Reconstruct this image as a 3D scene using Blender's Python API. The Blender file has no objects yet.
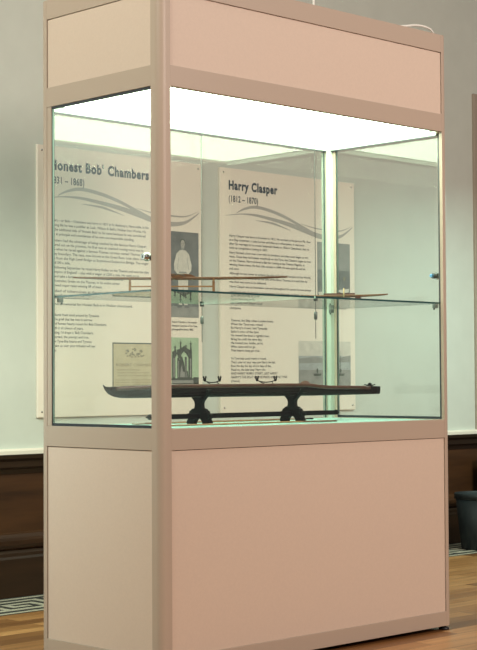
import bpy, bmesh, math, random
from mathutils import Vector, Matrix
random.seed(4)
S = bpy.context.scene
C = S.collection
PI = math.pi

# ------------------------------------------------------------------ materials
def mat(name):
    m = bpy.data.materials.new(name); m.use_nodes = True
    nt = m.node_tree; nt.nodes.clear()
    out = nt.nodes.new('ShaderNodeOutputMaterial')
    return m, nt, out

def N(nt, typ, **kw):
    n = nt.nodes.new(typ)
    for k, v in kw.items():
        if k in n.inputs.keys(): n.inputs[k].default_value = v
        else: setattr(n, k, v)
    return n

def ramp(nt, stops):
    r = nt.nodes.new('ShaderNodeValToRGB'); e = r.color_ramp.elements
    while len(e) < len(stops): e.new(0.5)
    for i, (p, c) in enumerate(stops):
        e[i].position = p; e[i].color = (*c, 1)
    return r

def plain(name, col, rough=.5, metal=0., spec=.5, noise=0., nscale=40., bump=0.):
    """a single-colour surface with a faint procedural mottling"""
    m, nt, out = mat(name)
    p = N(nt, 'ShaderNodeBsdfPrincipled', Roughness=rough, Metallic=metal)
    p.inputs['Specular IOR Level'].default_value = spec
    p.inputs['Base Color'].default_value = (*col, 1)
    if noise or bump:
        tc = N(nt, 'ShaderNodeTexCoord')
        nz = N(nt, 'ShaderNodeTexNoise', Scale=nscale, Detail=4.)
        nt.links.new(tc.outputs['Object'], nz.inputs['Vector'])
        if noise:
            r = ramp(nt, [(.3, [c*(1-noise) for c in col]), (.7, [min(1, c*(1+noise)) for c in col])])
            nt.links.new(nz.outputs['Fac'], r.inputs['Fac']); nt.links.new(r.outputs['Color'], p.inputs['Base Color'])
        if bump:
            b = N(nt, 'ShaderNodeBump', Strength=bump, Distance=.002)
            nt.links.new(nz.outputs['Fac'], b.inputs['Height']); nt.links.new(b.outputs['Normal'], p.inputs['Normal'])
    nt.links.new(p.outputs[0], out.inputs[0])
    return m

def wood(name, dark, light, scale=(2, 30, 30), rough=.4, spec=.5):
    m, nt, out = mat(name)
    p = N(nt, 'ShaderNodeBsdfPrincipled', Roughness=rough); p.inputs['Specular IOR Level'].default_value = spec
    tc = N(nt, 'ShaderNodeTexCoord'); mp = N(nt, 'ShaderNodeMapping'); mp.inputs['Scale'].default_value = scale
    nz = N(nt, 'ShaderNodeTexNoise', Scale=1., Detail=6., Roughness=.6)
    r = ramp(nt, [(.3, dark), (.72, light)])
    nt.links.new(tc.outputs['Object'], mp.inputs['Vector']); nt.links.new(mp.outputs[0], nz.inputs['Vector'])
    nt.links.new(nz.outputs['Fac'], r.inputs['Fac']); nt.links.new(r.outputs['Color'], p.inputs['Base Color'])
    nt.links.new(p.outputs[0], out.inputs[0])
    return m

def glass(name, tint, refl=1.):
    """flat pane: straight-through transmission plus Fresnel (Schlick) mirror reflection on each face"""
    m, nt, out = mat(name)
    lw = N(nt, 'ShaderNodeLayerWeight', Blend=.5)
    pw = N(nt, 'ShaderNodeMath', operation='POWER'); pw.inputs[1].default_value = 5.
    ml = N(nt, 'ShaderNodeMath', operation='MULTIPLY_ADD'); ml.inputs[1].default_value = .955*refl; ml.inputs[2].default_value = .045*refl
    tr = N(nt, 'ShaderNodeBsdfTransparent', Color=(*tint, 1)); gl = N(nt, 'ShaderNodeBsdfGlossy', Roughness=0.)
    mx = N(nt, 'ShaderNodeMixShader')
    nt.links.new(lw.outputs['Facing'], pw.inputs[0]); nt.links.new(pw.outputs[0], ml.inputs[0])
    nt.links.new(ml.outputs[0], mx.inputs[0]); nt.links.new(tr.outputs[0], mx.inputs[1]); nt.links.new(gl.outputs[0], mx.inputs[2])
    nt.links.new(mx.outputs[0], out.inputs[0])
    return m

def emit(name, col, strength):
    m, nt, out = mat(name)
    e = N(nt, 'ShaderNodeEmission', Color=(*col, 1), Strength=strength)
    nt.links.new(e.outputs[0], out.inputs[0]); return m

M = {}
M['frame'] = plain('beige_powder_coat', (.455, .36, .285), .42, noise=.02, nscale=300)
M['panel'] = plain('beige_laminate', (.64, .512, .418), .5, noise=.02, nscale=160)
M['white_laminate'] = plain('white_laminate', (.66, .80, .78), .5, noise=.01)
M['lining'] = plain('pale_teal_lining', (.30, .53, .48), .4, noise=.03)
M['gasket_shade'] = plain('dark_rubber_and_shade', (.02, .024, .035), .4)  # rubber of the door seals, also painted shade in the panel gaps
M['chrome'] = plain('chrome', (.55, .56, .56), .22, 1.)
M['dark_steel'] = plain('dark_steel', (.045, .055, .05), .5)
M['lit_frame'] = plain('ceiling_lit_frame', (.50, .57, .50), .45)  # frame coating with the ceiling's glare put into the colour
M['grip'] = plain('tarnished_steel', (.14, .16, .15), .4, .5)
M['blue_plastic'] = plain('blue_plastic', (.12, .32, .55), .35)
M['black'] = plain('black_plastic', (.015, .015, .018), .45)
M['glass'] = glass('clear_glass', (.985, .995, .985))
M['shelf_glass'] = glass('shelf_glass', (.955, .985, .965))
M['glass_edge'] = plain('green_glass_edge', (.012, .06, .065), .15, spec=.8)
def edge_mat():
    m, nt, out = mat('lit_glass_edge')  # paler glass edge, the light it catches put into the colour
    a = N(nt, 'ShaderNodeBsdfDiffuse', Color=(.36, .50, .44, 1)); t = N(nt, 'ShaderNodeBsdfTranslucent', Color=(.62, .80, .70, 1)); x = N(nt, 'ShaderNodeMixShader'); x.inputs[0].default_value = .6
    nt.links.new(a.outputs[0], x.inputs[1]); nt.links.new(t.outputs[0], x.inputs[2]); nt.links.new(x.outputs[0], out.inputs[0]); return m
M['lit_edge'] = edge_mat()
M['diffuser'] = emit('lit_diffuser', (.84, 1., .75), 13.0)
M['cable'] = plain('white_cable', (.8, .78, .72), .5)
M['wall'] = plain('painted_plaster', (.56, .59, .53), .85, noise=.025, nscale=9, bump=.25)
M['oak'] = wood('dark_stained_oak', (.026, .0105, .0040), (.075, .031, .011), (1.2, 14, 14), .42, .3)
M['oakdark'] = wood('nearly_black_oak', (.013, .0075, .0045), (.028, .015, .008), (1.2, 14, 14), .42, .3)
M['oakbase'] = wood('dark_oak_skirting', (.015, .0075, .0035), (.048, .021, .009), (1.2, 14, 14), .42, .3)
M['ledge'] = plain('cream_bead', (.78, .70, .60), .6)
M['poster'] = plain('poster_board', (.80, .725, .62), .55, noise=.01, nscale=5)
M['ink'] = plain('slate_ink', (.030, .050, .072), .6)
M['ink2'] = plain('text_ink', (.05, .058, .060), .6)
M['wave'] = plain('grey_print', (.40, .38, .345), .6)
M['ph_dark'] = plain('photo_dark_grey', (.15, .155, .15), .5, noise=.25, nscale=14)
M['ph_mid'] = plain('photo_mid_grey', (.27, .27, .25), .5, noise=.12, nscale=25)
M['ph_light'] = plain('photo_pale', (.60, .57, .50), .5, noise=.10, nscale=30)
M['ph_face'] = plain('photo_face_grey', (.38, .36, .32), .5, noise=.10, nscale=60)
M['ph_green'] = plain('photo_pale_green', (.40, .52, .36), .5, noise=.10, nscale=12)
M['ph_stone'] = plain('photo_stone', (.075, .085, .07), .5, noise=.3, nscale=60)
M['ph_paper'] = plain('printed_old_paper', (.50, .43, .28), .6, noise=.06, nscale=30)
M['ph_ink'] = plain('printed_brown_ink', (.22, .19, .12), .6)
M['ph_sky'] = plain('photo_blue_grey', (.36, .38, .37), .5, noise=.12, nscale=18)
M['hull'] = wood('black_painted_hull', (.009, .005, .0055), (.016, .009, .009), (4, 40, 40), .5, .12)
M['hullred'] = wood('mahogany_brown', (.048, .017, .011), (.095, .036, .022), (4, 60, 60), .35)
M['iron'] = plain('black_carved_wood', (.005, .005, .005), .55, spec=.12, noise=.2)
M['tan'] = wood('varnished_pine', (.17, .082, .032), (.28, .145, .06), (6, 90, 90), .35)
M['pale_wood'] = wood('pale_boxwood', (.38, .27, .13), (.55, .42, .24), (6, 90, 90), .4)
M['cedar'] = wood('reddish_cedar', (.10, .042, .018), (.18, .078, .034), (6, 90, 90), .35)
M['bin'] = plain('slate_green_plastic', (.0075, .0125, .0145), .6, noise=.05)
M['navy'] = plain('navy_card', (.012, .016, .045), .5)
M['label'] = plain('white_patch', (.85, .85, .85), .5)
M['board3'] = plain('dusty_board', (.36, .30, .245), .6, noise=.02)
M['tile_dark'] = plain('black_stone_tile', (.035, .035, .034), .45, noise=.2)
M['tile_pale'] = plain('cream_stone_tile', (.46, .42, .32), .45, noise=.1)

def floor_mat():
    m, nt, out = mat('wood_block_floor')
    p = N(nt, 'ShaderNodeBsdfPrincipled', Roughness=.34); p.inputs['Specular IOR Level'].default_value = .45
    tc = N(nt, 'ShaderNodeTexCoord')
    br = N(nt, 'ShaderNodeTexBrick', Scale=1.); br.offset = .37
    br.inputs['Brick Width'].default_value = .62; br.inputs['Row Height'].default_value = .075
    br.inputs['Mortar Size'].default_value = .0012; br.inputs['Bias'].default_value = 0.
    br.inputs['Color1'].default_value = (0, 0, 0, 1); br.inputs['Color2'].default_value = (1, 1, 1, 1); br.inputs['Mortar'].default_value = (.0, .0, .0, 1)
    nt.links.new(tc.outputs['Object'], br.inputs['Vector'])
    mp = N(nt, 'ShaderNodeMapping'); mp.inputs['Scale'].default_value = (2.2, 34, 1)
    nz = N(nt, 'ShaderNodeTexNoise', Scale=1., Detail=6., Roughness=.65)
    nt.links.new(tc.outputs['Object'], mp.inputs[0]); nt.links.new(mp.outputs[0], nz.inputs['Vector'])
    r1 = ramp(nt, [(0, (.22, .092, .032)), (.5, (.43, .200, .072)), (1, (.60, .310, .122))])
    nt.links.new(br.outputs['Color'], r1.inputs['Fac'])
    r2 = ramp(nt, [(.3, (.62, .58, .52)), (.7, (1, 1, 1))])
    nt.links.new(nz.outputs['Fac'], r2.inputs['Fac'])
    mx = N(nt, 'ShaderNodeMix', data_type='RGBA', blend_type='MULTIPLY'); mx.inputs[0].default_value = 1.
    nt.links.new(r1.outputs[0], mx.inputs[6]); nt.links.new(r2.outputs[0], mx.inputs[7])
    mm = N(nt, 'ShaderNodeMix', data_type='RGBA'); mm.inputs[7].default_value = (.07, .035, .016, 1)
    nt.links.new(br.outputs['Fac'], mm.inputs[0]); nt.links.new(mx.outputs[2], mm.inputs[6])
    nt.links.new(mm.outputs[2], p.inputs['Base Color']); nt.links.new(p.outputs[0], out.inputs[0])
    return m
M['floor'] = floor_mat()

# ------------------------------------------------------------------ mesh helpers
class MB:
    def __init__(s): s.bm = bmesh.new(); s.mats = []
    def mi(s, m):
        m = M[m] if isinstance(m, str) else m
        if m not in s.mats: s.mats.append(m)
        return s.mats.index(m)
    def box(s, x0, x1, y0, y1, z0, z1, m, bev=0.):
        tmp = bmesh.new()
        vs = [tmp.verts.new((x, y, z)) for x in (x0, x1) for y in (y0, y1) for z in (z0, z1)]
        for f in ((0,1,3,2),(4,6,7,5),(0,4,5,1),(2,3,7,6),(0,2,6,4),(1,5,7,3)): tmp.faces.new([vs[i] for i in f])
        if bev: bmesh.ops.bevel(tmp, geom=list(tmp.edges), offset=bev, segments=2, affect='EDGES', profile=.5)
        return s.merge(tmp, m)
    def merge(s, tmp, m, mx=None):
        i = s.mi(m)
        if mx is not None: tmp.transform(mx)
        mp = {v: s.bm.verts.new(v.co) for v in tmp.verts}
        fs = []
        for f in tmp.faces:
            g = s.bm.faces.new([mp[v] for v in f.verts]); g.material_index = i; g.smooth = f.smooth; fs.append(g)
        tmp.free(); return fs
    def prism(s, pts, d0, d1, m, axis='z', smooth=False):
        """closed polygon pts extruded between d0 and d1 along an axis; pts are the other two coordinates in order"""
        def P(a, b, d):
            return {'z': (a, b, d), 'y': (a, d, b), 'x': (d, a, b)}[axis]
        tmp = bmesh.new()
        a = [tmp.verts.new(P(p[0], p[1], d0)) for p in pts]; b = [tmp.verts.new(P(p[0], p[1], d1)) for p in pts]
        n = len(pts)
        tmp.faces.new(a[::-1]); tmp.faces.new(b)
        for i in range(n):
            f = tmp.faces.new([a[i], a[(i+1) % n], b[(i+1) % n], b[i]]); f.smooth = smooth
        bmesh.ops.recalc_face_normals(tmp, faces=list(tmp.faces))
        return s.merge(tmp, m)
    def tube(s, pts, r, m, seg=10, cap=True):
        pts = [Vector(p) for p in pts]; n = len(pts)
        rs = r if isinstance(r, (list, tuple)) else [r]*n
        tmp = bmesh.new(); rings = []; up = None
        for i, p in enumerate(pts):
            t = (pts[min(i+1, n-1)]-pts[max(i-1, 0)]).normalized()
            if up is None: up = t.orthogonal().normalized()
            up = (up - t*up.dot(t)).normalized(); w = t.cross(up)
            rings.append([tmp.verts.new(p + (up*math.cos(2*PI*k/seg) + w*math.sin(2*PI*k/seg))*rs[i]) for k in range(seg)])
        for i in range(n-1):
            for k in range(seg):
                f = tmp.faces.new([rings[i][k], rings[i][(k+1) % seg], rings[i+1][(k+1) % seg], rings[i+1][k]]); f.smooth = True
        if cap: tmp.faces.new(rings[0][::-1]); tmp.faces.new(rings[-1])
        return s.merge(tmp, m)
    def lathe(s, prof, m, seg=32, mx=None, cap=True):
        tmp = bmesh.new(); rings = []
        for r, z in prof: rings.append([tmp.verts.new((r*math.cos(2*PI*k/seg), r*math.sin(2*PI*k/seg), z)) for k in range(seg)])
        for i in range(len(prof)-1):
            for k in range(seg):
                f = tmp.faces.new([rings[i][k], rings[i][(k+1) % seg], rings[i+1][(k+1) % seg], rings[i+1][k]]); f.smooth = True
        if cap: tmp.faces.new(rings[0][::-1]); tmp.faces.new(rings[-1])
        return s.merge(tmp, m, mx)
    def loft(s, secs, m, closed_sec=False, caps=True, smooth=True):
        tmp = bmesh.new(); R = [[tmp.verts.new(p) for p in sec] for sec in secs]; n = len(secs[0])
        for i in range(len(R)-1):
            for k in range(n if closed_sec else n-1):
                f = tmp.faces.new([R[i][k], R[i][(k+1) % n], R[i+1][(k+1) % n], R[i+1][k]]); f.smooth = smooth
        if caps:
            tmp.faces.new(R[0][::-1]); tmp.faces.new(R[-1])
        bmesh.ops.recalc_face_normals(tmp, faces=list(tmp.faces))
        return s.merge(tmp, m)
    def build(s, name, parent=None, loc=None, rot=None):
        me = bpy.data.meshes.new(name); s.bm.to_mesh(me); s.bm.free()
        for m in s.mats: me.materials.append(m)
        o = bpy.data.objects.new(name, me); C.objects.link(o)
        if parent is not None: o.parent = parent
        if loc: o.location = loc
        if rot: o.rotation_euler = rot
        return o

def tag(o, label=None, cat=None, group=None, kind=None):
    if label: o['label'] = label
    if cat: o['category'] = cat
    if group: o['group'] = group
    if kind: o['kind'] = kind
    return o
def empty(name, loc=(0, 0, 0), rz=0.):
    o = bpy.data.objects.new(name, None); C.objects.link(o); o.location = loc; o.rotation_euler = (0, 0, rz); o.empty_display_size = .05
    return o
def box(name, x0, x1, y0, y1, z0, z1, m, parent=None, bev=0.):
    b = MB(); b.box(x0, x1, y0, y1, z0, z1, m, bev); return b.build(name, parent)
def copy_to(o, parent, loc=None):
    c = o.copy(); C.objects.link(c); c.parent = parent
    if loc: c.location = loc
    for ch in o.children: copy_to(ch, c)
    return c

# ------------------------------------------------------------------ the setting
X0, X1 = -3.5, 7.0
WALLY = 1.729
FX0, FX1, FY0 = -4.0, 8.0, -6.5
o = box('floor', FX0, FX1, FY0, WALLY, -.05, 0, 'floor'); tag(o, kind='structure')
o = box('wall_back', FX0, FX1, WALLY, WALLY+.1, -.05, 4.2, 'wall'); tag(o, kind='structure')

# panelled dado: moulded profile run along the wall (distance out from wall, height)
def run(name, prof, m):
    b = MB(); b.prism([(WALLY-d, z) for d, z in prof], FX0, FX1, m, 'x'); o = b.build(name); tag(o, kind='structure'); return o
run('baseboard_back', [(0, 0), (.034, 0), (.034, .150), (.030, .160), (.030, .172), (.020, .184), (0, .184)], 'oakbase')
run('trim_1', [(0, .184), (.018, .184), (.030, .192), (.036, .205), (.036, .222), (.026, .232), (.022, .245), (.012, .252), (.012, .480), (0, .480)], 'oak')
run('trim_2', [(0, .480), (.016, .480), (.022, .497), (.034, .507), (.036, .530), (.050, .541), (.052, .556), (0, .556)], 'oakdark')
run('trim_3', [(0, .556), (.026, .556), (.026, .570), (.020, .577), (0, .577)], 'ledge')

# Greek-key stone border along the wall
rows = ["##########",
        "..........",
        "#########.",
        "#.......#.",
        "#.#####.#.",
        "#.#...#.#.",
        "#.###.#.#.",
        "#.....#.#.",
        "#######.##"]
b = MB()
b.box(FX0, FX1, 1.345, WALLY-.034, 0, .002, 'tile_dark')
cell = .0300; zt = .0026; per = len(rows[0]); y_in = 1.675
for p in range(int((FX1-FX0)/(cell*per))):
    for r, line in enumerate(rows):
        k = 0
        while k < per:
            if line[k] == '#':
                e = k
                while e < per and line[e] == '#': e += 1
                x = FX0 + (p*per + k)*cell
                b.box(x, x+(e-k)*cell, y_in-(r+1)*cell+.003, y_in-r*cell-.003 + (.006 if r and rows[r-1][k] == '#' else 0), .0015, zt, 'tile_pale')
                k = e
            else: k += 1
b.box(FX0, FX1, y_in-11*cell+.003, y_in-10*cell-.003, .0015, zt, 'tile_pale')
o = b.build('trim_4'); tag(o, kind='structure')

# ------------------------------------------------------------------ lettering and flat prints
def text_mesh(name, body, size, m, parent, x, z, y, bold=0., width=None, lead=1.0, space=1.0):
    cu = bpy.data.curves.new(name, 'FONT'); cu.body = body; cu.size = size; cu.offset = bold; cu.space_line = lead
    cu.space_character = space; cu.resolution_u = 3
    t = bpy.data.objects.new('t', cu); C.objects.link(t)
    bpy.context.view_layer.update()
    dg = bpy.context.evaluated_depsgraph_get()
    me = bpy.data.meshes.new_from_object(t.evaluated_get(dg)); me.name = name
    bpy.data.objects.remove(t)
    w = max(v.co.x for v in me.vertices) or 1
    k = (width / w) if width else 1.
    me.transform(Matrix.Rotation(PI/2, 4, 'X') @ Matrix.Diagonal((k, 1, 1, 1)))
    me.materials.clear(); me.materials.append(M[m])
    o = bpy.data.objects.new(name, me); C.objects.link(o); o.parent = parent; o.location = (x, y, z)
    return o

def ribbon(b, pts, wid, y, m):
    """tapering flat stroke through (u, z) points"""
    P = [Vector((p[0], p[1])) for p in pts]
    out = []
    n = len(P)
    # Catmull-Rom resample
    for i in range(n-1):
        p0, p1, p2, p3 = P[max(i-1, 0)], P[i], P[i+1], P[min(i+2, n-1)]
        for k in range(8):
            t = k/8
            out.append(.5*((2*p1)+(p2-p0)*t+(2*p0-5*p1+4*p2-p3)*t*t+(3*p1-p0-3*p2+p3)*t**3))
    out.append(P[-1])
    L = len(out); vs = []
    for i, p in enumerate(out):
        t = (out[min(i+1, L-1)]-out[max(i-1, 0)]).normalized(); nn = Vector((-t.y, t.x))
        f = i/(L-1)*(len(wid)-1); a = int(f); w = wid[a]+(wid[min(a+1, len(wid)-1)]-wid[a])*(f-a)
        vs.append((b.bm.verts.new((*(p+nn*w/2).to_tuple(), 0)), b.bm.verts.new((*(p-nn*w/2).to_tuple(), 0))))
    mi = b.mi(m)
    for u, v in vs:
        for q in (u, v): q.co = (q.co.x, y, q.co.y)
    for i in range(L-1):
        f = b.bm.faces.new([vs[i][0], vs[i][1], vs[i+1][1], vs[i+1][0]]); f.material_index = mi

def flat(b, pts, y, m):
    mi = b.mi(m)
    f = b.bm.faces.new([b.bm.verts.new((u, y, z)) for u, z in pts]); f.material_index = mi
    f.normal_update()
    if f.normal.y > 0: f.normal_flip()
def rect(b, u0, u1, z0, z1, y, m): flat(b, [(u0, z0), (u1, z0), (u1, z1), (u0, z1)], y, m)
def blob(b, cu, cz, ru, rz, y, m, n=16): flat(b, [(cu+ru*math.cos(2*PI*k/n), cz+rz*math.sin(2*PI*k/n)) for k in range(n)], y, m)

PW, PH, PT = .895, 1.092, .012
YF = -PT                       # front face of a board, local y
def poster(x, label):
    r = empty('poster', (x, WALLY, .697)); tag(r, label, 'poster', 'wall posters behind the case')
    bd = MB(); bd.box(0, PW, -PT, 0, 0, PH, 'poster', .002); bd.build('board', r)
    w = MB(); y = YF-.0004
    ribbon(w, [(.101, .893), (.152, .915), (.222, .928), (.318, .918), (.417, .895), (.500, .868), (.590, .838)], [.002, .010, .014, .015, .014, .013, .012], y, 'wave')
    ribbon(w, [(.027, .877), (.126, .890), (.221, .891), (.318, .881), (.417, .867), (.517, .848), (.640, .822), (.725, .818), (.802, .832), (.881, .878)], [.001, .005, .011, .015, .019, .023, .024, .020, .013, .002], y-.0003, 'wave')
    ribbon(w, [(.221, .868), (.300, .864), (.351, .858), (.45, .836)], [.001, .008, .010, .001], y-.0006, 'wave')
    ribbon(w, [(.517, .872), (.62, .857), (.724, .853), (.802, .857), (.874, .883)], [.002, .005, .007, .005, .001], y-.0009, 'wave')
    w.build('wave_graphic', r)
    for u, z in ((.022, .022), (PW-.022, .022), (.022, PH-.022), (PW-.022, PH-.022)):
        s = MB(); s.lathe([(.0045, 0), (.0045, .001), (.002, .0025)], 'chrome', 12, Matrix.Translation((u, YF, z)) @ Matrix.Rotation(PI/2, 4, 'X'))
        s.build('pin', r)
    return r
ty = YF-.0005
SZ, BW = .0150, .53
def para(r, lines, z, x=.055, width=None, pitch=.0176, name='body_text', size=SZ):
    body = '\n'.join(lines)
    o = text_mesh(name, body, size, 'ink2', r, x, z-.005, ty, width=width, lead=pitch/size, bold=.0002)
    return o

bob = poster(.8615, 'cream wall poster on the left, with pictures of a standing man and stone monument')
text_mesh('title', "\u2018Honest Bob' Chambers", .0545, 'ink', bob, .048, .998, ty, bold=.0025, space=1.14, width=.540)
text_mesh('subtitle', "(1831 \u2013 1868)", .040, 'ink', bob, .052, .942, ty, bold=.0008, space=1.06, width=.186)
para(bob, ["Robert \u2013 or Bob \u2013 Chambers was born in 1831 in St Anthony\u2019s, Newcastle. In his",
           "working life he was a puddler at Losh, Wilson & Bell\u2019s, Walker Iron Works. He",
           "had the additional title of \u2018Honest Bob\u2019 to his name because he was considered",
           "great in principle and considerate of his own unconquerable standing."], .793, width=BW, pitch=.0186)
para(bob, ["Chambers had the advantage of being coached by the famous Harry Clasper,",
           "matured out on his prowess, his first race at coached rowing races was in",
           "1856 when he raced against a famous Thames oarsman named Thomas Mc-",
           "kinney boundary. The race, now known as the Great Race, took place on the",
           "Tyne from the High Level Bridge to Scotswood Suspension Bridge. The wager",
           "was \u00a3100 a side."], .712, width=BW, pitch=.0180)
para(bob, ["The following September he raced Harry Kelley on the Thames and won the title",
           "\u2018Champion of England\u2019 \u2013 also with a wager of \u00a3200 a side. He went on to",
           "win and take a further title. He raced Green, also known as",
           "the Australian Green on the Thames, in his entire career",
           "he rowed major races winning 89 of them."], .603, width=BW, pitch=.0180)
para(bob, ["He died of tuberculosis at the age of 37 in 1868.", "\u2018A good\u2019 known for his honesty."], .508, width=.40, pitch=.0170)
para(bob, ["A funeral memorial for Honest Bob is in Walker churchyard."], .456, width=.44)
para(bob, ["See plumb front amid around by Tyneside", "For the grief that lies two in sorrow", "Men of honest hearts mourn for Bob Chambers,", "O with it sit silence of years.",
           "And sing, I\u2019d drape a \u2018Bob Chambers,", "Undaunted, the prompt and true,", "Those Tyne-like hearts and Tyrants", "Shall see us over your tributes will say:", "Adieu."],
     .412, width=.30, pitch=.0178, name='verse_text')

# picture: standing man in a pale jersey
b = MB(); u0, u1, z0, z1 = .690, .874, .417, .788; y = YF-.0004
def U(k): return u0 + (u1-u0)*k
def Z(k): return z0 + (z1-z0)*k
rect(b, u0, u1, z0, z1, y, 'ph_dark')
rect(b, u0, u1, z0, Z(.13), y-.0002, 'ph_mid')
y2 = y-.0004
flat(b, [(U(.36), Z(.13)), (U(.46), Z(.13)), (U(.50), Z(.38)), (U(.54), Z(.13)), (U(.64), Z(.13)), (U(.66), Z(.48)), (U(.34), Z(.48))], y2, 'ph_light')
flat(b, [(U(.36), Z(.44)), (U(.62), Z(.44)), (U(.65), Z(.50)), (U(.76), Z(.55)), (U(.77), Z(.62)), (U(.69), Z(.74)), (U(.58), Z(.785)), (U(.40), Z(.785)), (U(.29), Z(.74)), (U(.21), Z(.62)), (U(.22), Z(.55)), (U(.33), Z(.50))], y2-.0002, 'ph_light')
for k, kk in ((.31, .36), (.67, .62)): flat(b, [(U(k), Z(.56)), (U(k+.012), Z(.56)), (U(kk+.012), Z(.70)), (U(kk), Z(.70))], y2-.0004, 'ph_mid')
flat(b, [(U(.36), Z(.515)), (U(.62), Z(.515)), (U(.60), Z(.535)), (U(.38), Z(.535))], y2-.0004, 'ph_mid')
rect(b, U(.44), U(.54), Z(.78), Z(.84), y2-.0001, 'ph_mid'); blob(b, U(.49), Z(.858), .0125, .0185, y2-.0004, 'ph_face'); blob(b, U(.49), Z(.874), .0150, .0165, y2-.0002, 'ph_stone'); rect(b, U(.462), U(.518), Z(.839), Z(.842), y2-.0006, 'ph_stone')
for k in (.462, .518): blob(b, U(k), Z(.864), .0018, .0016, y2-.0006, 'ph_stone', 8)
flat(b, [(U(.30), Z(.115)), (U(.46), Z(.115)), (U(.46), Z(.145)), (U(.36), Z(.15))], y2-.0004, 'ph_dark')
flat(b, [(U(.54), Z(.115)), (U(.70), Z(.115)), (U(.64), Z(.15)), (U(.54), Z(.145))], y2-.0004, 'ph_dark')
b.build('portrait_photograph', bob)
para(bob, ["Robert Chambers, the popular", "champion oarsman of the Tyne,", "photographed about 1860"], .398, x=.716, width=.150, pitch=.0160, name='caption', size=.012)
# picture: pinnacled stone monument against pale green
b = MB(); u0, u1, z0, z1 = .712, .872, .110, .330
rect(b, u0, u1, z0, z1, y, 'ph_green')
rect(b, U(0), U(1), z0, Z(.10), y-.0002, 'ph_stone'); rect(b, U(.80), U(1), z0, Z(.22), y-.0002, 'ph_stone')
rect(b, U(.02), U(.80), Z(.02), Z(.17), y-.0004, 'ph_mid'); rect(b, U(.0), U(.82), Z(.165), Z(.20), y2, 'ph_stone'); rect(b, U(.04), U(.78), Z(.085), Z(.10), y2, 'ph_stone')
# inside of the canopy, seen against the sky, with the tomb and figure in it
flat(b, [(U(.26), Z(.20)), (U(.62), Z(.20)), (U(.60), Z(.34)), (U(.50), Z(.36)), (U(.46), Z(.50)), (U(.40), Z(.62)), (U(.33), Z(.64)), (U(.28), Z(.50))], y2-.0001, 'ph_stone')
flat(b, [(U(.31), Z(.22)), (U(.58), Z(.22)), (U(.56), Z(.32)), (U(.42), Z(.33)), (U(.38), Z(.46)), (U(.34), Z(.40))], y2-.0002, 'ph_mid')
# corner shafts
for k, w_, zt in ((.085, .058, .66), (.255, .042, .60), (.52, .036, .62), (.685, .068, .66)):
    rect(b, U(k-w_), U(k+w_), Z(.19), Z(zt), y2-.0003, 'ph_stone'); rect(b, U(k-w_*.2), U(k+w_*.5), Z(.22), Z(zt-.06), y2-.0004, 'ph_mid')
# gabled canopy with a pointed opening
flat(b, [(U(.03), Z(.60)), (U(.14), Z(.60)), (U(.20), Z(.68)), (U(.17), Z(.76)), (U(.03), Z(.72))], y2-.0005, 'ph_stone')
flat(b, [(U(.26), Z(.58)), (U(.32), Z(.60)), (U(.38), Z(.68)), (U(.46), Z(.73)), (U(.54), Z(.68)), (U(.62), Z(.60)), (U(.74), Z(.58)), (U(.74), Z(.74)), (U(.60), Z(.78)), (U(.46), Z(.84)), (U(.34), Z(.78)), (U(.20), Z(.76)), (U(.20), Z(.68))], y2-.0005, 'ph_stone')
for k, z_, h in ((.135, .70, .165), (.335, .76, .20), (.525, .76, .11), (.705, .74, .21)):
    flat(b, [(U(k-.050), Z(z_-.06)), (U(k+.050), Z(z_-.06)), (U(k+.035), Z(z_)), (U(k+.012), Z(z_+h*.75)), (U(k), Z(z_+h)), (U(k-.012), Z(z_+h*.75)), (U(k-.035), Z(z_))], y2-.0006, 'ph_stone')
    rect(b, U(k-.040), U(k+.040), Z(z_+h*.62), Z(z_+h*.62+.018), y2-.0007, 'ph_stone')
b.build('monument_photograph', bob)
para(bob, ["Robert Chambers\u2019 monument in", "Walker churchyard"], .092, x=.712, width=.150, pitch=.0160, name='caption', size=.012)
# picture: printed sheet with an engraving, dark rule around it
b = MB(); u0, u1, z0, z1 = .385, .640, .112, .304
rect(b, u0, u1, z0, z1, y, 'ph_stone'); rect(b, u0+.0055, u1-.0055, z0+.0055, z1-.0055, y-.0002, 'ph_paper')
for (cu, cz, ru, rz) in ((.33, .80, .07, .055), (.48, .83, .10, .060), (.62, .80, .07, .05), (.43, .74, .10, .03), (.57, .75, .09, .03)):
    for t in range(7):
        a = t*.9; blob(b, U(cu)+ru*.16*math.cos(a)*t/4, Z(cz)+rz*.20*math.sin(a)*t/3, .006, .0030, y-.0004-.00005*t, 'ph_ink', 7)
b.build('engraved_sheet', bob).location = (0, 0, 0)
text_mesh('sheet_lettering', "ROBERT CHAMBERS", .017, 'ph_ink', bob, .402, .205, YF-.0012, width=.215)
text_mesh('sheet_lettering', "CHAMPION OF THE WORLD\nTHIS DAY AT NOON ON THE TYNE FOR\nTHE SUM OF TWO HUNDRED POUNDS A SIDE", .0085, 'ph_ink', bob, .410, .187, YF-.0012, width=.2, lead=1.4)
text_mesh('sheet_lettering', "\n".join(["of his rowing and his   with honest   and of every race he"]*3), .0085, 'ph_ink', bob, .400, .146, YF-.0012, width=.22, lead=1.25)

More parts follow.
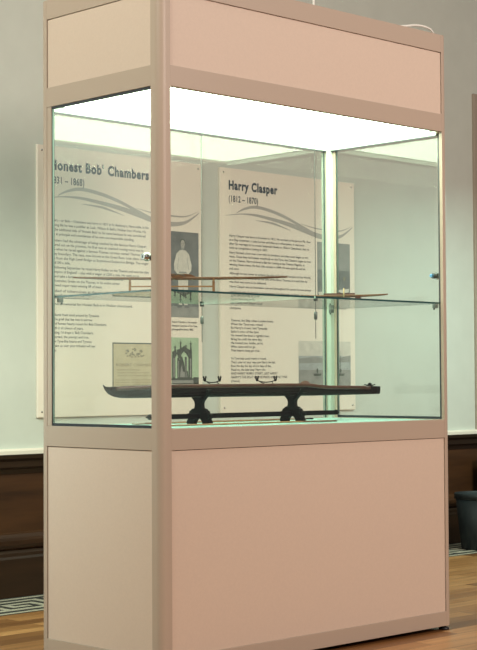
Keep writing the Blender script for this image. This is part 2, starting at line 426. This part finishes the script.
har = poster(1.867, 'cream wall poster on the right, with a grey river photograph at its lower corner')
text_mesh('title', "Harry Clasper", .0545, 'ink', har, .052, .998, ty, bold=.0025, space=1.14, width=.312)
text_mesh('subtitle', "(1812 \u2013 1870)", .040, 'ink', har, .052, .942, ty, bold=.0008, space=1.06, width=.186)
para(har, ["Harry Clasper was born in Dunston in 1812. He worked at the Jarrow Pit, then",
           "as a Ship carpenter, a coke burner and then as a wherryman. It was soon",
           "after his marriage to his cousin Susannah Hawks in 1836 in Gateshead, that he",
           "took up competitive rowing in 1837."], .790, width=BW, pitch=.0180)
para(har, ["Harry formed a four-man crew with his brothers, and they soon began to win",
           "races. Once they had beaten everybody on the Tyne, the Claspers began to row",
           "on the Thames. Harry showed a flair for rowing at the Thames Regatta, in",
           "winning these crews. His first title success in 1844. He was aged 45 and his",
           "and sons."], .715, width=BW, pitch=.0180)
para(har, ["Although he was never to achieve the title of Sculling Champion of the World,",
           "for Clasper showed as far as the title of the River Thames, it is said that he",
           "was then very sure to be defeated."], .622, width=BW, pitch=.0190)
para(har, ["Harry Clasper was an innovative man and throughout his career he was always",
           "concerned with the technical improvement that the boats go faster. He was",
           "involved with the outrigger and the racing shell, and he also built the boats",
           "himself for use by the", "champions."], .563, width=BW, pitch=.0240)
para(har, ["Thames, the Ship when London boats", "When the Tyne men rowed", "So Harry\u2019s crown \u2018mid Tyneside", "Sailor\u2019s crew of the tyne",
           "He rowed the boat a rightful man,", "Bring his craft the time day,", "He rowed you, laddie, ye\u2019re,", "Who came and so go", "That hearts keep go true."],
     .412, x=.062, width=.27, pitch=.0168, name='verse_text')
para(har, ["Ye Tyne lads could match it round,", "That\u2019s your on your way now Harry the lad,", "Row the day the day of it in days of the,", "Haud on, the lads keep \u2018Harry the",
           "AND HARRY HURRY STREET, LEST HARRY", "HARRY\u2019S THE BOAT OF THE PRIDE AND THE TYNE", "(chorus)"],
     .242, x=.062, width=.36, pitch=.0168, name='verse_text')
b = MB(); u0, u1, z0, z1 = .630, .860, .505, .795
rect(b, u0, u1, z0, z1, y, 'ph_dark'); rect(b, u0, u1, Z(.55), z1, y-.0002, 'ph_mid')
flat(b, [(U(.05), Z(.12)), (U(.95), Z(.20)), (U(.98), Z(.26)), (U(.02), Z(.18))], y2, 'ph_light')
blob(b, U(.45), Z(.52), .022, .030, y2, 'ph_light'); flat(b, [(U(.3), Z(.2)), (U(.62), Z(.2)), (U(.58), Z(.42)), (U(.34), Z(.42))], y2, 'ph_mid')
blob(b, U(.82), Z(.42), .008, .010, y2-.0002, 'ph_ink')
b.build('portrait_photograph', har)
para(har, ["Harry Clasper, boat builder and oarsman"], .485, x=.632, width=.2, name='caption', size=.012)
b = MB(); u0, u1, z0, z1 = .498, .860, .108, .326
rect(b, u0, u1, z0, z1, y, 'ph_sky'); rect(b, u0, u1, Z(.68), z1, y-.0002, 'ph_light')
rect(b, u0, u1, z0, Z(.38), y-.0002, 'ph_mid')
flat(b, [(U(.0), Z(.62)), (U(.3), Z(.66)), (U(.6), Z(.60)), (U(1), Z(.70)), (U(1), Z(.55)), (U(0), Z(.52))], y2, 'ph_mid')
for k in (.35, .55, .72, .80): flat(b, [(U(k-.08), Z(.30)), (U(k+.08), Z(.30)), (U(k+.06), Z(.25)), (U(k-.06), Z(.25))], y2-.0002, 'ph_stone'); blob(b, U(k), Z(.36), .006, .012, y2-.0003, 'ph_stone', 8)
rect(b, U(.715), U(.725), Z(.28), Z(.80), y2-.0002, 'ph_stone'); rect(b, U(.795), U(.803), Z(.28), Z(.70), y2-.0002, 'ph_stone')
b.build('river_photograph', har)
para(har, ["A regatta crowd gathers on the river bank", "below the bridge on the Tyne"], .092, x=.5, width=.26, pitch=.016, name='caption', size=.012)

r = empty('display_board', (3.715, WALLY, .535)); tag(r, 'plain dusty beige wall board at the right frame edge, taller than the posters', 'board')
b = MB(); b.box(0, .9, -.014, 0, 0, 1.81, 'board3', .002); b.build('board', r)
for u, z in ((.03, .03), (.03, 1.78), (.87, .03), (.87, 1.78)):
    s = MB(); s.lathe([(.0045, 0), (.0045, .001), (.002, .0025)], 'chrome', 12, Matrix.Translation((u, -.014, z)) @ Matrix.Rotation(PI/2, 4, 'X')); s.build('pin', r)

# ------------------------------------------------------------------ the showcase
W, D, E_ = 1.303, .556, .040
EX, EY = .030, .032            # flange widths at the far posts
BB, BPT, GB = .0150, .6445, .706
BPB = .063
GT, HPB, HPT, TOP = 1.681, 1.7405, 1.9515, 2.0115
case = empty('display_case', (0, 0, 0)); tag(case, 'tall beige framed glass display case on solid base with lit ceiling', 'display case')
# corner posts with a rounded outside corner: angle sections in front, slotted box sections behind
def post(cx, cy, sx, sy, fa, fb, back):
    R = .022
    arc = [(R - R*math.cos(a), R - R*math.sin(a)) for a in [PI/2*k/8 for k in range(9)]]
    if fb < R: arc = [(a, min(b_, fb)) for a, b_ in arc if b_ < fb + .004]
    if back: prof = [(0, fb)] + arc + [(fa, 0), (fa, .0165), (fa-.005, .0165), (fa-.005, .0245), (fa, .0245), (fa, .042), (.013, .042), (.013, fb)]
    else: prof = [(0, fb)] + arc + [(fa, 0), (fa, .012), (.012, .012), (.012, fb)]
    P = []
    for a, b_ in prof:
        q = (cx+sx*a, cy+sy*b_)
        if not P or (abs(P[-1][0]-q[0])+abs(P[-1][1]-q[1])) > 1e-6: P.append(q)
    b = MB(); fs = b.prism(P, BB, TOP, 'frame', 'z'); ai = b.mi('lit_frame')
    for f in fs:
        c = f.calc_center_median(); f.normal_update(); n = f.normal
        if back and abs(n.z) < .5 and (n.x*sx > .3 and abs(c.x-cx) > .011 or n.y*sy > .3 and abs(c.y-cy) > .03): f.material_index = ai  # inward faces take the paler, ceiling-lit frame colour
    return b.build('post', case)
post(0, 0, 1, 1, E_, E_, 0); post(W, 0, -1, 1, EX, .026, 0); post(0, D, 1, -1, .016, EY, 0); post(W, D, -1, -1, EX, EY, 1)
RD = .020
for (za, zb) in ((BB, BPB), (BPT, GB), (GT, HPB), (HPT, TOP)):
    box('rail', E_, W-EX, 0, RD, za, zb, 'frame', case, .0008)
    box('rail', EX, W-EX, D-RD, D, za, zb, 'frame', case, .0008)
    box('rail', 0, RD, E_, D-EY, za, zb, 'frame', case, .0008)
    box('rail', W-RD, W, .026, D-EY, za, zb, 'frame', case, .0008)
for nm, za, zb in (('base_panel', BPB, BPT), ('header_panel', HPB, HPT)):
    g = .0018; t0, t1 = .003, .012
    box(nm, E_+g, W-EX-g, t0, t1, za+.0004, zb-g, 'panel', case)
    box(nm, EX+g, W-EX-g, D-t1, D-t0, za+.0004, zb-g, 'panel', case)
    box(nm, t0, t1, E_+g, D-EY-g, za+.0004, zb-g, 'panel', case)
    box(nm, W-t1, W-t0, .026+g, D-EY-g, za+.0004, zb-g, 'panel', case)
    # dark backing sheets that paint the shadow line into the panel gaps
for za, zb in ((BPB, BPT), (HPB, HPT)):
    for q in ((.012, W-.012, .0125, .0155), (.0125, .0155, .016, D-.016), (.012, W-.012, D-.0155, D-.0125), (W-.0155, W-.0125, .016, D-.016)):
        box('gap_shade_backing', *q, za-.02, zb+.01, 'gasket_shade', case)
box('top_panel', RD+.0005, W-RD-.0005, RD+.0005, D-RD-.0005, TOP-.014, TOP-.002, 'panel', case)
box('deck_panel', RD+.0005, W-RD-.0005, RD+.0005, D-RD-.0005, GB-.018, GB-.001, 'lining', case)
# lit ceiling: translucent sheet glowing on its underside
b = MB(); fs = b.box(RD+.0005, W-RD-.0005, RD+.0005, D-RD-.0005, 1.690, 1.696, 'white_laminate')
di = b.mi('diffuser')
for f in fs:
    f.normal_update()
    if f.calc_center_median().z < 1.6905: f.material_index = di
tag(b.build('light_diffuser', case), 'glowing white ceiling sheet')
# pale inner frame that holds the sheet along the back and the right side
box('ceiling_frame', EX+.002, W-EX-.002, D-RD-.006, D-RD-.001, 1.6725, 1.6865, 'lit_frame', case, .0008)
box('ceiling_frame', W-RD-.006, W-RD-.001, .030, D-RD-.0065, 1.6725, 1.6865, 'lit_frame', case, .0008)
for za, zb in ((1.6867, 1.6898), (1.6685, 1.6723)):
    box('frame_seal', EX+.002, W-EX-.002, D-RD-.006, D-RD-.001, za, zb, 'gasket_shade', case)
    box('frame_seal', W-RD-.006, W-RD-.001, .030, D-RD-.0065, za, zb, 'gasket_shade', case)
# glazing
def pane(name, x0, x1, y0, y1, z0, z1, thin, parent, m='glass', edge='glass_edge'):
    b = MB(); fs = b.box(x0, x1, y0, y1, z0, z1, m); ei = b.mi(edge)
    for f in fs:
        f.normal_update()
        if abs(f.normal[thin]) < .5: f.material_index = b.mi('lit_edge') if thin == 2 and abs(f.normal.x) > .5 and .6 < f.calc_center_median().x < .7 else ei  # shelf ends at the joint take the painted lit edge
    return b.build(name, parent)
pane('glass_pane', .0165, W-.0165, .0125, .0185, GB+.0003, GT-.0003, 1, case)
pane('glass_pane', EX+.0005, W-EX-.0005, D-.016, D-.010, GB+.0003, GT-.0003, 1, case)
for side in (0, 1):
    xa, xb = (.004, .010) if side == 0 else (W-.010, W-.004)
    ga, gb_ = (.003, .0115) if side == 0 else (W-.0115, W-.003)
    f0 = E_ if side == 0 else .026
    y0, y1, z0, z1 = f0+(.002 if side == 0 else .008), .500, GB+.009, GT-.008
    d = pane('glass_door', xa, xb, y0, y1, z0, z1, 0, case, 'glass', 'lit_edge')
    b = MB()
    b.box(ga, gb_, f0+.0003, y0-.0002, GB+.0006, GT-.0006, 'gasket_shade')
    b.box(ga, gb_, y1+.0002, y1+.0022, GB+.0006, GT-.0006, 'gasket_shade')
    b.box(ga, gb_, y0, y1, GB+.0006, z0-.0002, 'gasket_shade'); b.box(ga, gb_, y0, y1, z1+.0002, GT-.0006, 'gasket_shade')  # upper strip also paints the shadow line under the header rail
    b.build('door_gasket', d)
    box('hinge_stile', ga-.002, gb_+.001, y1+.0026, D-EY-.0010, GB+.001, GT-.001, 'frame', d)
    s = -1 if side == 0 else 1
    mx = Matrix.Translation(((xa+xb)/2, .058 if side == 0 else .052, 1.194)) @ Matrix.Rotation(s*PI/2, 4, 'Y')
    b = MB(); b.lathe([(.0125, .0035), (.0125, .010), (.010, .013), (.010, .020), (.0085, .022)], 'chrome', 24, mx)
    b.box((xa+xb)/2+s*.0222-.0006, (xa+xb)/2+s*.0222+.0006, .0585, .0615, 1.190, 1.198, 'black')
    b.lathe([(.0095, -.0035), (.0095, -.013), (.006, -.014)], 'dark_steel', 24, mx); b.lathe([(.0062, -.014), (.0062, -.024), (.004, -.026)], 'blue_plastic' if side else 'chrome', 24, mx)
    b.build('lock', d)
# adjustable feet
for fx, fy in ((.022, .022), (W-.020, .020), (.022, D-.022), (W-.022, D-.022)):
    b = MB(); b.lathe([(.017, .0), (.018, .003), (.016, .0075), (.007, .0085), (.007, .0155)], 'black', 20, Matrix.Translation((fx, fy, .0002))); b.build('levelling_foot', case)
# cables that carry the inner shelf ends
SHZ0, SHZ1 = 1.0965, 1.1025
for cx, cy in ((.674, .032), (.645, D-.033)):
    b = MB(); b.tube([(cx, cy, 1.6895), (cx, cy, .970)], .0010, 'dark_steel', 8); cab = b.build('suspension_cable', case)
    b = MB(); b.lathe([(.0045, 1.030), (.0055, 1.033), (.0055, 1.052), (.0035, 1.055)], 'grip', 16, Matrix.Translation((cx, cy, 0)))
    b.build('cable_grip', cab)
    b = MB(); b.lathe([(.0070, SHZ0-.008), (.0070, SHZ0-.0006)], 'dark_steel', 16, Matrix.Translation((cx, cy, 0))); b.build('shelf_seat', cab)
for cx in (EX+.009, W-EX-.009):
    for cy in (.030, D-.050):
        b = MB(); s = -1 if cx < .5 else 1
        b.box(min(cx-s*.006, cx+s*.010), max(cx-s*.006, cx+s*.010), cy-.006, cy+.006, SHZ0-.014, SHZ0-.0006, 'grip', .001)
        b.tube([(cx-s*.004, cy, SHZ0-.014), (cx-s*.004, cy, SHZ0-.020)], .003, 'dark_steel', 10)
        b.build('shelf_support', case)

# glass shelves
for i, (xa, xb, lab) in enumerate(((EX-.012, .657, 'left clear glass shelf, carrying the slender boat on a wooden stand'), (.663, W-EX+.012, 'right clear glass shelf, carrying the small flat racing shell'))):
    s = pane('glass_shelf', xa, xb, .022, D-.0195, SHZ0, SHZ1, 2, None, 'shelf_glass')
    tag(s, lab, 'shelf', 'glass shelves in the case')

# ------------------------------------------------------------------ the long model boat and its trestle stand
BY, DECK = .270, GB-.001
boat = empty('model_rowing_boat', (.012, BY, .790)); tag(boat, 'long dark model rowing boat standing on black trestles', 'model boat')
L = 1.238
def lerp(tab, x):
    for (a, va), (b_, vb) in zip(tab, tab[1:]):
        if x <= b_: return va+(vb-va)*(x-a)/(b_-a) if b_ > a else vb
    return tab[-1][1]
keel = [(0, .037), (.006, .026), (.020, .013), (.040, .005), (.065, .001), (.10, 0), (.90, -.001), (1.10, .0), (L, .0015)]
sheer = [(0, .041), (.008, .035), (.030, .0335), (.10, .036), (.28, .0395), (.86, .0395), (.90, .0352), (.95, .0320), (1.10, .0300), (L, .0282)]
half = [(0, .001), (.02, .005), (.08, .015), (.2, .024), (.45, .030), (.70, .030), (.95, .022), (1.12, .013), (L, .007)]
xs = sorted(set([0, .004, .008, .014, .02, .03, .04, .052, .065, .08] + [.1+.03*k for k in range(38)] + [L]))
secs = []; inn = []
for x in xs:
    k, s, h = lerp(keel, x), lerp(sheer, x), lerp(half, x)
    sec = [(x, -h, s)] + [(x, -h*math.cos(t)**.6 if math.cos(t) > 0 else 0, s-(s-k)*math.sin(t)) for t in [PI/2*j/6 for j in range(1, 6)]] + [(x, 0, k)]
    sec += [(x, -p[1], p[2]) for p in sec[-2::-1]]
    secs.append(sec)
b = MB(); b.loft(secs, 'hull', caps=True)
b.build('hull', boat)
# decks fore and aft, open cockpit between, mahogany rubbing strakes
fore = [x for x in xs if x <= .25]; aft = [x for x in xs if x >= .86]
for part in (fore, aft):
    b = MB(); b.loft([[(x, -lerp(half, x), lerp(sheer, x)), (x, 0, lerp(sheer, x)+.0012*min(1, lerp(half, x)/.02)), (x, lerp(half, x), lerp(sheer, x))] for x in part], 'hull', caps=False)
    b.build('end_deck', boat)
b = MB()
for s in (-1, 1):
    pts = [(x, s*(lerp(half, x)+.0008), lerp(sheer, x)-.003) for x in xs if .03 < x < 1.2]
    b.loft([[(x, y_, z+.004), (x, y_+s*.0022, z+.003), (x, y_+s*.0022, z-.0075), (x, y_, z-.0085)] for x, y_, z in pts], 'hullred', True)
b.build('gunwale', boat)
b = MB()
b.loft([[(x, -lerp(half, x)*.9, .010), (x, 0, .007), (x, lerp(half, x)*.9, .010)] for x in xs if .24 < x < .88], 'hullred', caps=False)
b.build('bottom_boards', boat)
for x in (.36, .52, .62, .76):
    box('thwart', x-.012, x+.012, -lerp(half, x)*.96, lerp(half, x)*.96, .026, .029, 'hullred', boat)
# outriggers: a bowed stay across the gunwales with a U-shaped rowlock at each end
for x, wd in ((.440, .034), (.680, .042)):
    b = MB(); b.tube([(x, -wd+2*wd*k/12, .0450 + .006*abs(k-6)**2/36) for k in range(13)], .0017, 'iron', 8)
    for s in (-.5, .5): b.tube([(x+.012, s*.04, .040), (x, s*wd*1.3, .0455)], .0012, 'iron', 6)
    og = b.build('outrigger', boat)
    for s in (-1, 1):
        b = MB(); c = (x, s*wd, .0515)
        b.tube([(c[0]+.0055*math.sin(a)*.4, c[1]+.0062*math.sin(a), c[2]+.006-.0075*math.cos(a)) for a in [-2.0+4.0*k/12 for k in range(13)]], .0025, 'iron', 8)
        b.tube([(c[0], c[1]-.0057, c[2]+.0085), (c[0], c[1]-.0052, c[2]+.014)], [.0028, .0020], 'iron', 8); b.tube([(c[0], c[1]+.0057, c[2]+.0085), (c[0], c[1]+.0052, c[2]+.014)], [.0028, .0020], 'iron', 8)
        b.build('rowlock', og)
b = MB(); b.tube([(1.190, 0, .027), (1.190, 0, .035)], .0035, 'iron', 10); b.tube([(1.190, -.024, .0345), (1.190, -.012, .032), (1.190, .012, .032), (1.190, .024, .0345)], .0020, 'iron', 8)
b.lathe([(.007, .027), (.007, .037), (.003, .041)], 'iron', 16, Matrix.Translation((1.190, 0, 0)))
b.build('rudder_yoke', boat)
b = MB(); b.loft([[(x, -.012+.012*((x-.84)/.08), .0390), (x, 0, .0390+.010*math.sin(PI*min(1, (x-.84)/.05))**.5 if x < .885 else .0390), (x, .012-.012*((x-.84)/.08), .0390)] for x in (.842, .85, .86, .87, .88, .89, .915)], 'hullred', caps=False)
b.build('washboard', boat)

stand = empty('trestle_stand', (.62, BY, DECK)); tag(stand, 'black carved trestle stand with long stretcher under the dark boat', 'stand')
# trestle silhouette (across the hull, height above deck): scrolled feet, waist, horned cradle
sil = [(.043, 0), (.047, .004), (.045, .012), (.041, .016), (.046, .022), (.048, .030), (.042, .034), (.037, .034), (.034, .042), (.026, .045), (.018, .047), (.0155, .054),
       (.0145, .064), (.017, .072), (.025, .080), (.034, .088), (.040, .097), (.0435, .107), (.040, .109), (.036, .1035), (.033, .096), (.024, .088), (.012, .0845)]
sil = [(a*(1.14 if z < .05 else 1.04), z) for a, z in sil]
arch = [(.020, 0), (.018, .008), (.012, .015), (.006, .019)]
poly = [(-a, z) for a, z in sil[::-1]]
full = [(a, z) for a, z in sil] + poly + [(-a, z) for a, z in arch] + [(0, .020)] + [(a, z) for a, z in arch[::-1]]
for px in (.398-.62, .815-.62):
    b = MB(); b.prism(full, px-.007, px+.007, 'iron', 'x')
    for s in (-1, 1):
        b.lathe([(.008, -.010), (.009, 0), (.008, .010)], 'iron', 16, Matrix.Translation((px, s*.036, .026)) @ Matrix.Rotation(PI/2, 4, 'Y'))
        b.lathe([(.005, -.009), (.006, 0), (.005, .009)], 'iron', 16, Matrix.Translation((px, s*.024, .044)) @ Matrix.Rotation(PI/2, 4, 'Y'))
    b.build('trestle', stand)
b = MB(); b.box(-.42, .40, -.006, .006, .0187, .0338, 'iron', .001)
for s, e in ((-1, -.42), (1, .40)):
    b.lathe([(.007, 0), (.0085, .004), (.0085, .010), (.004, .014), (.0015, .022)], 'iron', 16, Matrix.Translation((e, 0, .027)) @ Matrix.Rotation(s*PI/2, 4, 'Y'))
b.build('stretcher', stand)

# sculls laid on the deck
def scull(pa, pb, label, col='tan'):
    a, b_ = Vector(pa), Vector(pb); L_ = (b_-a).length; ang = math.atan2(b_.y-a.y, b_.x-a.x)
    r = empty('scull', (a.x, a.y, DECK+.0002), ang); tag(r, label, 'oar', 'model sculls on the case floor')
    m = MB(); m.tube([(0, 0, .0032), (L_*.12, 0, .0032), (L_*.8, 0, .0032), (L_*.83, 0, .003)], [.0016, .0020, .0020, .0016], col, 8); m.build('shaft', r)
    m = MB(); m.prism([(L_*.82, -.003), (L_*.87, -.010), (L_, -.012), (L_, .012), (L_*.87, .010), (L_*.82, .003)], .0015, .0045, 'cedar', 'z'); m.build('blade', r)
    m = MB(); m.tube([(-.03, 0, .0032), (.002, 0, .0032)], [.0030, .0026], 'hull', 8); m.build('handle', r)
scull((.085, .165, 0), (.860, .125, 0), 'pale scull on the case floor, frontmost of the four')
scull((.120, .195, 0), (.900, .165, 0), 'pale scull on the case floor, second from the front glass')
scull((.930, .350, 0), (.230, .385, 0), 'pale scull on the case floor just behind the trestle stand')
scull((1.020, .400, 0), (.330, .440, 0), 'pale scull on the case floor, rearmost of the four', 'cedar')

# ------------------------------------------------------------------ slender boat on a wooden stand, on the left shelf
A, B = Vector((.082, .500, 0)), Vector((.572, .056, 0)); Ld = (B-A).length; ang = math.atan2(B.y-A.y, B.x-A.x)
sb = empty('model_racing_shell', (A.x, A.y, SHZ1+.049), ang); tag(sb, 'slender reddish model racing shell raised on small wooden stand on glass shelf', 'model boat', 'racing shells on the glass shelves')
def shell_hull(Ln, hw, dp, m):
    secs = []
    for k in range(33):
        t = k/32; x = Ln*t; f = math.sin(PI*min(max(t, .004), .996))**.6; h = hw*f; d = dp*(.45+.55*f); rise = dp*.25*(2*t-1)**4
        sec = [(x, h*math.cos(q), dp + rise - d*math.sin(q)) for q in [PI*j/8 for j in range(9)]]
        secs.append(sec)
    b = MB(); b.loft(secs, m, True, True); return b
shell_hull(Ld, .009, .0095, 'cedar').build('hull', sb)
c0, c1 = Ld*.40, Ld*.575
b = MB()
for s in (-1, 1):
    b.loft([[(x, s*(.0088-.006*max(0, (abs(x-(c0+c1)/2)/((c1-c0)/2)))**3), .0078), (x, s*(.0115-.0085*max(0, (abs(x-(c0+c1)/2)/((c1-c0)/2)))**3), .0078+h), ] for x, h in [(c0+(c1-c0)*k/14, .0105*(1-abs(2*k/14-1)**4)+.001) for k in range(15)]], 'cedar', caps=False)
b.loft([[(c0+(c1-c0)*k/14, -.008, .0085), (c0+(c1-c0)*k/14, .008, .0085)] for k in range(15)], 'hullred', caps=False)
b.build('cockpit_coaming', sb)
b = MB()
for s in (-1, 1):
    b.tube([(Ld*.49-.02, s*.010, .014), (Ld*.49, s*.045, .016), (Ld*.49+.02, s*.010, .014)], .0011, 'dark_steel', 6)
b.build('outrigger', sb)
ss = empty('boat_stand', (A.x, A.y, SHZ1+.0003), ang); tag(ss, 'small varnished two-legged wooden stand under the slender racing shell', 'stand')
for t in (.265, .655):
    x = Ld*t
    b = MB(); b.box(x-.004, x+.004, -.005, .005, .0035, .0455, 'tan', .0006); b.box(x-.004, x+.004, -.022, .022, 0, .004, 'tan', .0006)
    b.prism([(-.012, .0455), (-.012, .054), (-.0095, .054), (-.008, .0478), (0, .0462), (.008, .0478), (.0095, .054), (.012, .054), (.012, .0455), (0, .043)], x-.003, x+.003, 'tan', 'x')
    b.build('leg', ss)
box('stretcher', Ld*.265+.004, Ld*.655-.004, -.0022, .0022, .027, .0315, 'tan', ss)

# ------------------------------------------------------------------ short flat racing shell on the right shelf
A, B = Vector((1.018, .420, 0)), Vector((1.188, .172, 0)); Ld = (B-A).length; ang = math.atan2(B.y-A.y, B.x-A.x)
fb = empty('model_racing_shell', (A.x, A.y, SHZ1+.0215), ang); tag(fb, 'short flat brown model racing shell with upright peg on the right glass shelf', 'model boat', 'racing shells on the glass shelves')
shell_hull(Ld, .013, .0092, 'cedar').build('hull', fb)
b = MB(); b.prism([(Ld*.26, -.002), (Ld*.30, -.008), (Ld*.56, -.009), (Ld*.62, -.003), (Ld*.62, .003), (Ld*.56, .009), (Ld*.30, .008), (Ld*.26, .002)], .0093, .0150, 'hullred', 'z'); b.build('cockpit_deck', fb)
b = MB(); b.tube([(Ld*.50, -.0155, .000), (Ld*.50, -.0155, .031)], .0022, 'pale_wood', 8); b.build('peg', fb)
b = MB(); b.tube([(Ld*.46, -.05, .0145), (Ld*.50, 0, .0125), (Ld*.46, .05, .0145)], .0012, 'hull', 6); b.build('outrigger', fb)
fs_ = empty('cradle_block', (A.x, A.y, SHZ1+.0002), ang); tag(fs_, 'pair of low dark wooden cradle blocks under the short flat racing shell', 'stand')
for t in (.30, .66): 
    b = MB(); b.prism([(-.014, 0), (.014, 0), (.014, .024), (.0122, .024), (.007, .0222), (-.007, .0222), (-.0122, .024), (-.014, .024)], Ld*t-.009, Ld*t+.009, 'hullred', 'x'); b.build('block', fs_)

# ------------------------------------------------------------------ cable over the case top
b = MB()
ctl = [(.898, .243, 3.2), (.899, .243, 2.6), (.900, .242, 2.10), (.905, .238, 2.030), (.93, .20, 2.0160), (1.00, .10, 2.0158), (1.07, .042, 2.0160), (1.122, .030, 2.0235), (1.165, .029, 2.0325), (1.208, .029, 2.0365), (1.248, .030, 2.0335), (1.272, .034, 2.024), (1.282, .038, 2.0160)]
pts = []
P = [Vector(p) for p in ctl]; n = len(P)
for i in range(n-1):
    p0, p1, p2, p3 = P[max(i-1, 0)], P[i], P[i+1], P[min(i+2, n-1)]
    for k in range(6):
        t = k/6; pts.append(.5*((2*p1)+(p2-p0)*t+(2*p0-5*p1+4*p2-p3)*t*t+(3*p1-p0-3*p2+p3)*t**3))
pts.append(P[-1]); b.tube(pts, .0038, 'cable', 10)
tag(b.build('power_cable'), 'white power cable trailing over the top of the display case', 'cable')

# ------------------------------------------------------------------ bin and navy box by the wall
bn = empty('waste_bin', (3.385, 1.44, .003)); tag(bn, 'round slate green plastic waste bin by the dark panelling', 'bin')
b = MB(); b.lathe([(.100, 0), (.104, .004), (.132, .268), (.128, .268), (.100, .008), (.02, .008)], 'bin', 40); b.build('tub', bn)
b = MB(); b.lathe([(.1325, .246), (.137, .248), (.138, .272), (.135, .275), (.129, .274), (.129, .262), (.1325, .25)], 'bin', 40, cap=False); b.build('rim', bn)
a0 = math.radians(212)
b = MB(); b.loft([[(.1392*math.cos(a0+t), .1392*math.sin(a0+t), .256), (.1392*math.cos(a0+t), .1392*math.sin(a0+t), .2695)] for t in (-.07, 0, .07)], 'label', caps=False); b.build('rim_patch', bn)  # small white patch on the rim
nb = empty('storage_box', (3.655, 1.50, .003)); tag(nb, 'navy blue upright box against the dark panelling behind the bin', 'box')
b = MB(); b.box(0, .26, 0, .17, 0, .405, 'navy', .002); b.build('body', nb)
b = MB(); b.box(-.003, .263, -.003, .173, .405, .428, 'navy', .002); b.build('lid', nb)

# ------------------------------------------------------------------ light
w = bpy.data.worlds.new('room_air'); S.world = w; w.use_nodes = True
w.node_tree.nodes['Background'].inputs[0].default_value = (1., .96, .88, 1)
w.node_tree.nodes['Background'].inputs[1].default_value = .17
def area(name, loc, target, size, power, col):
    l = bpy.data.lights.new(name, 'AREA'); l.shape = 'DISK'; l.size = size; l.energy = power; l.color = col
    o = bpy.data.objects.new(name, l); C.objects.link(o); o.location = loc
    o.rotation_euler = (Vector(target)-Vector(loc)).to_track_quat('-Z', 'Y').to_euler(); return o
area('ceiling_lamp_warm', (1.6, -3.9, 2.65), (.9, 0, .85), 1.4, 135, (1., .84, .745))
area('ceiling_lamp_left', (-2.6, -.4, 3.6), (.0, 1.3, 1.7), 1.2, 94, (.99, .96, .82))
area('right_fill_lamp', (4.4, -1.6, 3.7), (3.6, 1.0, .8), 1.2, 10, (1., .94, .84))  # added fill to lift the upper wall on the right
# added fill that brightens the lower wall, as unseen lit cases would
area('wall_fill_lamp', (3.3, .55, 1.69), (3.3, .80, 0), .8, 22, (.70, 1., .86))
area('wall_fill_lamp', (-1.1, .85, 1.69), (-1.0, 1.72, .55), .8, 27, (.74, 1., .97))

# ------------------------------------------------------------------ camera
cam = bpy.data.cameras.new('camera'); co = bpy.data.objects.new('camera', cam); C.objects.link(co)
f_px, yaw, pitch, roll = 1572.36, .772, .03487, -.00527
fw = Vector((math.sin(yaw)*math.cos(pitch), math.cos(yaw)*math.cos(pitch), math.sin(pitch)))
rt = Vector((math.cos(yaw), -math.sin(yaw), 0)); up = rt.cross(fw)
r2 = rt*math.cos(roll)+up*math.sin(roll); u2 = -rt*math.sin(roll)+up*math.cos(roll)
co.matrix_world = Matrix(((r2.x, u2.x, -fw.x, -2.92629), (r2.y, u2.y, -fw.y, -3.31984), (r2.z, u2.z, -fw.z, .843), (0, 0, 0, 1)))
cam.sensor_fit = 'VERTICAL'; cam.sensor_height = 24.; cam.lens = f_px*24./650.
cam.clip_start = .05
S.camera = co
S.view_settings.view_transform = 'Standard'; S.view_settings.look = 'None'; S.view_settings.gamma = 1.; S.view_settings.use_curve_mapping = False
S.view_settings.exposure = 0.
S.cycles.transparent_max_bounces = 40; S.cycles.max_bounces = 14; S.cycles.glossy_bounces = 8; S.cycles.diffuse_bounces = 5
